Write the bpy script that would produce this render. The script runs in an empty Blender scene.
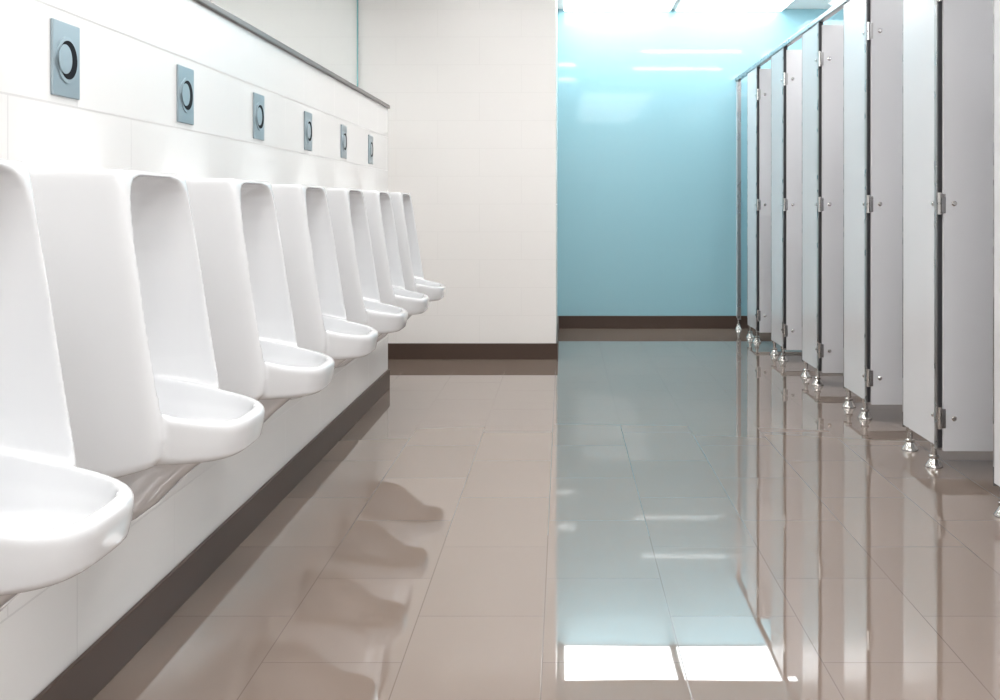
import bpy, bmesh, math
from mathutils import Vector, Matrix
scene = bpy.context.scene
scene.view_settings.view_transform = 'Standard'

# ---------------------------------------------------------------- dimensions (metres)
CAM_H = 1.10
WX = -1.06      # urinal wall face
UX = -1.48      # recessed upper wall face
WEND = 6.66     # end of urinal wall
WHITE_Y = 7.90  # white wall face
TEAL_Y = 9.88   # teal wall face
H = 2.87        # ceiling
SX = 1.555      # stall front
RX = 3.10       # right wall
BACK = -3.2
LEDGE = 1.71
BB = 0.114

# ---------------------------------------------------------------- materials
def new_mat(name):
    m = bpy.data.materials.new(name); m.use_nodes = True
    return m, m.node_tree, m.node_tree.nodes['Principled BSDF']

def simple(name, col, rough=0.4, metal=0.0, coat=0.0, noise=0.0, ior=1.5, spec=0.5):
    m, nt, b = new_mat(name)
    b.inputs['Base Color'].default_value = (*col, 1)
    b.inputs['Roughness'].default_value = rough
    b.inputs['Metallic'].default_value = metal
    b.inputs['Coat Weight'].default_value = coat
    b.inputs['IOR'].default_value = ior
    b.inputs['Specular IOR Level'].default_value = spec
    if noise:
        tc = nt.nodes.new('ShaderNodeTexCoord'); n = nt.nodes.new('ShaderNodeTexNoise')
        n.inputs['Scale'].default_value = 6
        nt.links.new(tc.outputs['Object'], n.inputs['Vector'])
        mr = nt.nodes.new('ShaderNodeMapRange')
        mr.inputs['To Min'].default_value = rough*(1-noise); mr.inputs['To Max'].default_value = rough*(1+noise)
        nt.links.new(n.outputs['Fac'], mr.inputs['Value'])
        nt.links.new(mr.outputs['Result'], b.inputs['Roughness'])
    return m

def tile(name, u, v, w, h, off, c1, c2, grout, rough, mortar=0.003, shift=(0, 0), ior=1.5, bump=0.15, wav=0.0, coat=0.0, grough=0.6):
    m, nt, b = new_mat(name)
    N = nt.nodes; L = nt.links
    tc = N.new('ShaderNodeTexCoord'); sp = N.new('ShaderNodeSeparateXYZ'); cb = N.new('ShaderNodeCombineXYZ')
    L.new(tc.outputs['Object'], sp.inputs[0])
    for i, (ax, s) in enumerate(((u, shift[0]), (v, shift[1]))):
        a = N.new('ShaderNodeMath'); a.operation = 'ADD'; a.inputs[1].default_value = s
        L.new(sp.outputs[ax], a.inputs[0]); L.new(a.outputs[0], cb.inputs[i])
    br = N.new('ShaderNodeTexBrick')
    br.offset = off; br.squash = 1
    br.inputs['Scale'].default_value = 1
    br.inputs['Brick Width'].default_value = w; br.inputs['Row Height'].default_value = h
    br.inputs['Mortar Size'].default_value = mortar; br.inputs['Mortar Smooth'].default_value = 0.2
    br.inputs['Color1'].default_value = (*c1, 1); br.inputs['Color2'].default_value = (*c2, 1)
    br.inputs['Mortar'].default_value = (*grout, 1)
    L.new(cb.outputs[0], br.inputs['Vector'])
    L.new(br.outputs['Color'], b.inputs['Base Color'])
    mr = N.new('ShaderNodeMapRange'); mr.inputs['To Min'].default_value = rough; mr.inputs['To Max'].default_value = grough
    L.new(br.outputs['Fac'], mr.inputs['Value']); L.new(mr.outputs['Result'], b.inputs['Roughness'])
    bp = N.new('ShaderNodeBump'); bp.inputs['Strength'].default_value = bump; bp.inputs['Distance'].default_value = 0.002
    bp.invert = True
    L.new(br.outputs['Fac'], bp.inputs['Height'])
    last = bp
    if wav:
        n = N.new('ShaderNodeTexNoise'); n.inputs['Scale'].default_value = 2.2; n.inputs['Detail'].default_value = 1
        L.new(tc.outputs['Object'], n.inputs['Vector'])
        b2 = N.new('ShaderNodeBump'); b2.inputs['Strength'].default_value = wav; b2.inputs['Distance'].default_value = 0.01
        L.new(n.outputs['Fac'], b2.inputs['Height']); L.new(bp.outputs[0], b2.inputs['Normal']); last = b2
    L.new(last.outputs[0], b.inputs['Normal'])
    b.inputs['IOR'].default_value = ior
    b.inputs['Coat Weight'].default_value = coat; b.inputs['Coat Roughness'].default_value = 0.03
    return m

W1 = (0.90, 0.89, 0.875)
M_floor = tile('floor_tile', 'Y', 'X', 0.60, 0.338, 0.5, (0.250, 0.194, 0.160), (0.27, 0.21, 0.174), (0.16, 0.122, 0.10), 0.015,
               mortar=0.0015, shift=(0.05+12, 0.05+0.338*30), ior=2.05, bump=0.12, wav=0.03, grough=.2)
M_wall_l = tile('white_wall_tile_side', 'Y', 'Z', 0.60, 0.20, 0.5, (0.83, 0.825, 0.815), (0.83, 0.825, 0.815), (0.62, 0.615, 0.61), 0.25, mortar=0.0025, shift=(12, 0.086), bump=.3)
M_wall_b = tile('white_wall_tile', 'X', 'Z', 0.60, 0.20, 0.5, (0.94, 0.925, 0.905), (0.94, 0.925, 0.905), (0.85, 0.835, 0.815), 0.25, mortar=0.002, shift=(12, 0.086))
M_teal = tile('teal_wall_tile', 'X', 'Z', 0.60, 0.30, 0.5, (0.335, 0.59, 0.67), (0.34, 0.595, 0.675), (0.32, 0.57, 0.655), 0.05,
              mortar=0.0015, shift=(12, 0.186), ior=1.42, bump=0.02)
M_base = simple('baseboard_tile', (0.08, 0.052, 0.040), 0.4, spec=.3)
M_ceil = simple('ceiling_paint', (0.88, 0.88, 0.87), 0.8)
M_paint = simple('wall_paint', W1, 0.5)
M_ceramic = simple('white_ceramic', (0.745, 0.755, 0.77), 0.10, coat=0.2)
M_chrome = simple('polished_chrome', (0.66, 0.64, 0.62), 0.14, 1.0)
M_steel = simple('brushed_steel', (0.40, 0.39, 0.39), 0.28, 1.0, noise=0.2)
M_dark = simple('dark_edge', (0.06, 0.06, 0.065), 0.3, 0.6)
M_black = simple('black_recess', (0.01, 0.012, 0.016), 0.7, spec=.1)
M_plate = simple('steel_plate', (0.33, 0.40, 0.44), 0.28, 0.65)
M_button = simple('steel_button', (0.36, 0.43, 0.47), 0.28, 0.65)
M_pil = simple('partition_laminate', (0.80, 0.80, 0.82), 0.22, noise=0.1)
M_door = simple('door_laminate_shaded', (0.69, 0.695, 0.72), 0.20, noise=0.1)  # pilaster laminate made greyer: shade of the camera-facing leaves is in the colour
M_ledge = simple('ledge_stone', (0.10, 0.085, 0.08), 0.3)
M_mirror = simple('mirror_glass', (0.92, 0.97, 0.97), 0.06, 1.0)
M_mirror_edge = simple('mirror_edge', (0.25, 0.55, 0.58), 0.2)
def emis(name, s, col=(1, 0.99, 0.975)):
    m, nt, b = new_mat(name)
    b.inputs['Base Color'].default_value = (0.9, 0.9, 0.9, 1)
    b.inputs['Emission Color'].default_value = (*col, 1)
    b.inputs['Emission Strength'].default_value = s
    return m
M_tube = emis('lamp_diffuser', 28)
M_panel = emis('panel_diffuser', 6.5, (0.97, 0.99, 1))
M_fill_stall = emis('stall_fill_emitter', 13, (0.97, 0.99, 1))  # glow for the added stall fill
M_fill_urinal = emis('urinal_fill_emitter', 12.5)  # glow for the added urinal fill
M_fill_low = emis('low_wall_fill_emitter', 5.5)  # glow for the added low-wall fill

# ---------------------------------------------------------------- helpers
def link(name, me, mats, parent=None, smooth=False):
    o = bpy.data.objects.new(name, me)
    scene.collection.objects.link(o)
    if isinstance(mats, (list, tuple)):
        for m in mats: me.materials.append(m)
    elif mats: me.materials.append(mats)
    if parent: o.parent = parent
    if smooth:
        for p in me.polygons: p.use_smooth = True
    return o

def box(name, x, y, z, mat, parent=None, bevel=0.0, seg=2):
    bm = bmesh.new()
    bmesh.ops.create_cube(bm, size=1)
    for v in bm.verts:
        v.co = Vector((x[0]+(v.co.x+.5)*(x[1]-x[0]), y[0]+(v.co.y+.5)*(y[1]-y[0]), z[0]+(v.co.z+.5)*(z[1]-z[0])))
    if bevel:
        bmesh.ops.bevel(bm, geom=bm.edges[:], offset=bevel, segments=seg, profile=0.5, affect='EDGES')
    me = bpy.data.meshes.new(name); bm.to_mesh(me); bm.free()
    return link(name, me, mat, parent)

def empty(name, loc):
    e = bpy.data.objects.new(name, None); scene.collection.objects.link(e); e.location = loc
    e.empty_display_size = 0.1
    return e

def loft(name, rings):
    bm = bmesh.new(); R = []
    for r in rings: R.append([bm.verts.new(p) for p in r])
    n = len(R[0])
    for a, b in zip(R[:-1], R[1:]):
        for i in range(n):
            bm.faces.new((a[i], a[(i+1) % n], b[(i+1) % n], b[i]))
    f1 = bm.faces.new(list(reversed(R[0]))); f2 = bm.faces.new(R[-1])
    bmesh.ops.recalc_face_normals(bm, faces=bm.faces[:])
    me = bpy.data.meshes.new(name); bm.to_mesh(me); bm.free()
    return me

def sell(z, x0, x1, w, n, cnt=96, dz=0.0, sl=0.0):
    cx = (x0+x1)/2; a = (x1-x0)/2; out = []
    for i in range(cnt):
        t = 2*math.pi*(i+.5)/cnt; c, s = math.cos(t), math.sin(t)
        x = cx+a*math.copysign(abs(c)**(2/n), c)
        out.append((x, w*math.copysign(abs(s)**(2/n), s), z+dz*min(1, max(0, (.27-x)/.27))+sl*(.41-x)))
    return out

def lathe(name, prof, mat, parent, loc, axis='Z', cnt=24, flat=False):
    rings = [[(r*math.cos(2*math.pi*i/cnt), r*math.sin(2*math.pi*i/cnt), z) for i in range(cnt)] for r, z in prof]
    me = loft(name, rings)
    if axis == 'X': me.transform(Matrix.Rotation(math.pi/2, 4, 'Y'))
    if axis == 'Y': me.transform(Matrix.Rotation(math.pi/2, 4, 'X'))   # +z -> -y
    o = link(name, me, mat, parent); o.location = loc
    if not flat:
        for p in me.polygons: p.use_smooth = len(p.vertices) == 4
        me.set_sharp_from_angle(angle=math.radians(40))
    return o

# ---------------------------------------------------------------- room shell
box('floor', (-1.6, RX+.1), (BACK-.1, TEAL_Y+.1), (-.1, 0), M_floor)
box('ceiling', (-1.6, RX+.1), (BACK-.1, TEAL_Y+.1), (H, H+.1), M_ceil)
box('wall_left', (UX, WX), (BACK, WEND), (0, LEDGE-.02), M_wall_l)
box('wall_left_upper', (UX-.12, UX), (BACK-.1, WHITE_Y), (0, H), M_paint)
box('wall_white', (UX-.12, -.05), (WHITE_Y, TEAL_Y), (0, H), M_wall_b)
box('wall_teal', (-.05, RX+.1), (TEAL_Y, TEAL_Y+.1), (0, H), M_teal)
box('wall_right', (RX, RX+.1), (BACK-.1, TEAL_Y), (0, H), M_paint)
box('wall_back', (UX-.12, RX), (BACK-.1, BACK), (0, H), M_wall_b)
box('baseboard_left', (WX, WX+.012), (BACK, WEND), (0, BB), M_base, bevel=.002)
box('baseboard_white', (UX, -.05), (WHITE_Y-.012, WHITE_Y), (0, BB), M_base, bevel=.002)
box('baseboard_teal', (-.038, RX), (TEAL_Y-.012, TEAL_Y), (0, BB), M_base, bevel=.002)
box('baseboard_side', (-.05, -.038), (WHITE_Y-.012, TEAL_Y), (0, BB), M_base, bevel=.002)
box('baseboard_right', (RX-.012, RX), (BACK, TEAL_Y-.012), (0, BB), M_base, bevel=.002)
box('trim_1', (UX, WX+.012), (BACK, WEND+.01), (LEDGE-.02, LEDGE), M_ledge, bevel=.003)
mir = empty('wall_mirror', (0, 0, 0))
box('glass', (UX, UX+.008), (BACK+.3, WHITE_Y-.03), (LEDGE+.03, H-.15), M_mirror, mir)
box('edge', (UX, UX+.012), (WHITE_Y-.03, WHITE_Y-.012), (LEDGE+.03, H-.15), M_mirror_edge, mir)

# ---------------------------------------------------------------- urinal
def make_urinal():
    A = [(.585, .21, .182), (.590, .255, .193), (.603, .272, .198), (.64, .278, .199), (.70, .273, .199), (.80, .257, .198), (.95, .234, .197),
         (1.08, .213, .196), (1.14, .203, .196), (1.164, .198, .195), (1.173, .190, .188)]
    body = link('u_body', loft('u_body', [sell(z, -.3, x, w, 24, 160, -.06) if i < 3 else sell(z, -.3, x, w, 24, 160) for i, (z, x, w) in enumerate(A)]), None)
    SL = .20
    B = [(.584, .360, .152, 0), (.588, .390, .165, 0), (.596, .401, .171, 0), (.618, .406, .174, .08), (.642, .410, .175, SL), (.652, .409, .174, SL), (.658, .404, .169, SL)]
    lip = link('u_lip', loft('u_lip', [sell(z, -.02, x, w, 3.4, sl=q) for z, x, w, q in B]), None)
    C = [(.43, .12, .06), (.44, .16, .085), (.47, .20, .11), (.52, .25, .135), (.57, .31, .15), (.60, .34, .155)]
    low = link('u_low', loft('u_low', [sell(z, -.2, x, w, 3) for z, x, w in C]), None)
    D = [(.660, .085, .178, SL), (.76, .08, .182, 0), (.85, .08, .182, 0), (1.0, .092, .182, 0), (1.06, .105, .181, 0), (1.10, .12, .179, 0), (1.13, .137, .175, 0),
         (1.150, .155, .166, 0), (1.163, .18, .145, 0)]
    cav = link('u_cav', loft('u_cav', [sell(z, x, .50, w, 2.8, sl=q) for z, x, w, q in D]), None)
    E = [(.606, .13, .26, .08, 0), (.610, .10, .32, .11, 0), (.619, .085, .352, .134, 0), (.634, .078, .374, .146, .12), (.654, .078, .385, .152, SL), (.69, .078, .388, .154, SL)]
    bas = link('u_bas', loft('u_bas', [sell(z, a, b, w, 3.4, sl=q) for z, a, b, w, q in E]), None)
    cut = box('u_cut', (-.6, 0), (-.5, .5), (0, 2), None)
    for ob, op in ((lip, 'UNION'), (low, 'UNION'), (cav, 'DIFFERENCE'), (bas, 'DIFFERENCE'), (cut, 'DIFFERENCE')):
        m = body.modifiers.new('b', 'BOOLEAN'); m.object = ob; m.operation = op; m.solver = 'EXACT'
    r = body.modifiers.new('r', 'REMESH'); r.mode = 'VOXEL'; r.voxel_size = 0.004; r.use_smooth_shade = True
    s = body.modifiers.new('s', 'SMOOTH'); s.factor = .5; s.iterations = 7
    bpy.context.view_layer.update()
    dg = bpy.context.evaluated_depsgraph_get()
    me = bpy.data.meshes.new_from_object(body.evaluated_get(dg))
    me.name = 'urinal_shell'
    for o in (body, lip, low, cav, bas, cut): bpy.data.objects.remove(o, do_unlink=True)
    me.materials.clear(); me.materials.append(M_ceramic)
    for p in me.polygons: p.use_smooth = True; p.material_index = 0
    print('urinal faces', len(me.polygons))
    return me
U = make_urinal()
for k in range(-2, 7):
    yc = 1.595+.742*k
    e = empty('urinal' if k == -2 else 'urinal.%03d' % (k+2), (WX, yc, 0))
    o = bpy.data.objects.new('bowl', U); scene.collection.objects.link(o); o.parent = e
    lathe('drain_strainer', [(.028, 0), (.028, .003), (.02, .005)], M_chrome, e, (.19, 0, .606))
    # flush sensor
    p = empty('flush_sensor' if k == -2 else 'flush_sensor.%03d' % (k+2), (WX, yc, 1.41))
    box('plate', (0, .006), (-.064, .064), (-.079, .079), M_plate, p, bevel=.002)
    lathe('bezel', [(.049, .006), (.049, .0085)], M_button, p, (0, 0, 0), 'X', 40, True)
    lathe('recess', [(.041, .0085), (.041, .0095)], M_black, p, (0, .002, 0), 'X', 40, True)
    lathe('button', [(.031, .0095), (.031, .011)], M_button, p, (0, -.016, 0), 'X', 40, True)

# ---------------------------------------------------------------- stalls
PIL_W = .45; PER = 1.06; Z0 = .10; Z1 = 2.215; T = .02
foot_prof = [(.036, 0), (.036, .006), (.031, .012), (.022, .026), (.017, .036), (.021, .040), (.021, .048), (.012, .052), (.011, .085), (.017, .088), (.017, .104)]
idx = 0
for k in range(-7, 5):
    y0 = 4.58+PER*k
    if y0 < BACK+.2: continue
    suf = '' if idx == 0 else '.%03d' % idx
    e = empty('toilet_partition'+suf, (SX, y0, 0))
    box('pilaster', (0, T), (0, PIL_W), (Z0, Z1), M_pil, e, bevel=.002)
    box('edge_channel_near', (-.006, T+.006), (-.018, .012), (Z0-.01, Z1), M_steel, e, bevel=.002)
    box('edge_seal', (-.003, T+.003), (-.030, -.018), (Z0, Z1), M_dark, e)
    box('edge_channel_far', (-.002, T+.002), (PIL_W-.004, PIL_W+.004), (Z0-.01, Z1), M_steel, e, bevel=.001)
    box('divider', (T, RX-SX), (PIL_W/2-.01, PIL_W/2+.01), (Z0, Z1-.2), M_pil, e, bevel=.002)
    for j, yy in enumerate((.06, PIL_W-.07)):
        lathe('foot_%d' % j, foot_prof, M_chrome, e, (T/2, yy, 0))
    d = empty('stall_door'+suf, (SX, y0, 0))
    dw = .60
    dy = -.052
    box('leaf', (.012, .012+dw), (dy, dy+.02), (Z0-.01, Z1-.02), M_door, d, bevel=.002)
    for j, zz in enumerate((.225, 1.11, 1.99)):
        lathe('hinge_barrel_%d' % j, [(.009, -.045), (.009, -.003), (.007, -.002), (.007, .002), (.009, .003), (.009, .045)], M_chrome, d, (.0, dy+.012, zz), cnt=16)
        box('hinge_plate_%d' % j, (.004, .020), (dy-.003, dy), (zz-.04, zz+.04), M_steel, d, bevel=.001)
        lathe('hinge_bolt_%d' % j, [(.011, 0), (.011, .004), (.007, .008)], M_chrome, d, (.055, dy, zz), 'Y', 16)
        lathe('hinge_bolt_b_%d' % j, [(.009, 0), (.009, .006), (.005, .009)], M_chrome, d, (.0, .035, zz), 'X', 16).rotation_euler = (0, math.pi, 0)
    lathe('latch_knob', [(.018, 0), (.018, .012), (.012, .02)], M_chrome, d, (.012+dw-.06, dy, 1.0), 'Y', 20)
    idx += 1
# end stile against the teal wall
e = empty('partition_end_stile', (SX, TEAL_Y-.10, 0))
box('stile', (0, T), (0, .10), (Z0, Z1), M_pil, e, bevel=.002)
box('edge_channel_near', (-.006, T+.006), (-.016, .004), (Z0-.01, Z1), M_steel, e, bevel=.002)
lathe('foot', foot_prof, M_chrome, e, (T/2, .04, 0))
box('partition_headrail', (SX-.010, SX+T+.010), (BACK, TEAL_Y), (Z1, Z1+.035), M_steel, bevel=.006)

# ---------------------------------------------------------------- ceiling lights, plus added fill panels
n = 0
def fixture(x0, x1, y, w=.18, mat=None):
    global n
    e = empty('ceiling_or_fill_light' if n == 0 else 'ceiling_or_fill_light.%03d' % n, ((x0+x1)/2, y, H)); n += 1  # covers both the real strip lamps and the added fill panels
    hx = (x1-x0)/2
    box('housing', (-hx-.02, hx+.02), (-w/2-.02, w/2+.02), (-.03, 0), M_paint, e, bevel=.004)
    box('diffuser', (-hx, hx), (-w/2, w/2), (-.04, -.03), mat or M_tube, e)
for y in (5.85, 7.4): fixture(.9, 2.0, y, .11)
for y in (4.65, 6.25): fixture(-1.0, .15, y)
for y in (-1.8, -.2, 1.4, 3.0): fixture(-.75, -.15, y, .6, M_fill_urinal)  # added fill, out of view: brightens the urinals
for y in (-2.3, -.8, .7, 2.2): fixture(.3, 1.4, y, 1.1, M_fill_low)  # added out-of-view fill reaching the wall under the urinal lips
for y in (-2.4, 0, 2.4, 4.8, 7.2, 9.2): fixture(2.3, 2.9, y, .5, M_fill_stall)  # unseen fill added above the stalls to light their interiors
for i, (a, b) in enumerate(((.0, .97), (1.0, 1.97))):
    e = empty('ceiling_panel_light' if i == 0 else 'ceiling_panel_light.001', ((a+b)/2, 9.51, H))
    hx = (b-a)/2
    box('frame', (-hx, hx), (-.36, .36), (-.02, 0), M_paint, e)
    box('diffuser', (-hx+.015, hx-.015), (-.35, .35), (-.025, -.02), M_panel, e)

w = bpy.data.worlds.new('world'); scene.world = w; w.use_nodes = True
w.node_tree.nodes['Background'].inputs[0].default_value = (.9, .95, 1, 1)
w.node_tree.nodes['Background'].inputs[1].default_value = .3

# ---------------------------------------------------------------- camera
cd = bpy.data.cameras.new('camera'); cam = bpy.data.objects.new('camera', cd); scene.collection.objects.link(cam)
cam.location = (0, 0, CAM_H); cam.rotation_euler = (math.pi/2, 0, 0)
cd.sensor_width = 36; cd.lens = 39.6
cd.shift_x = -.063; cd.shift_y = -.144
cd.clip_start = .05
scene.camera = cam
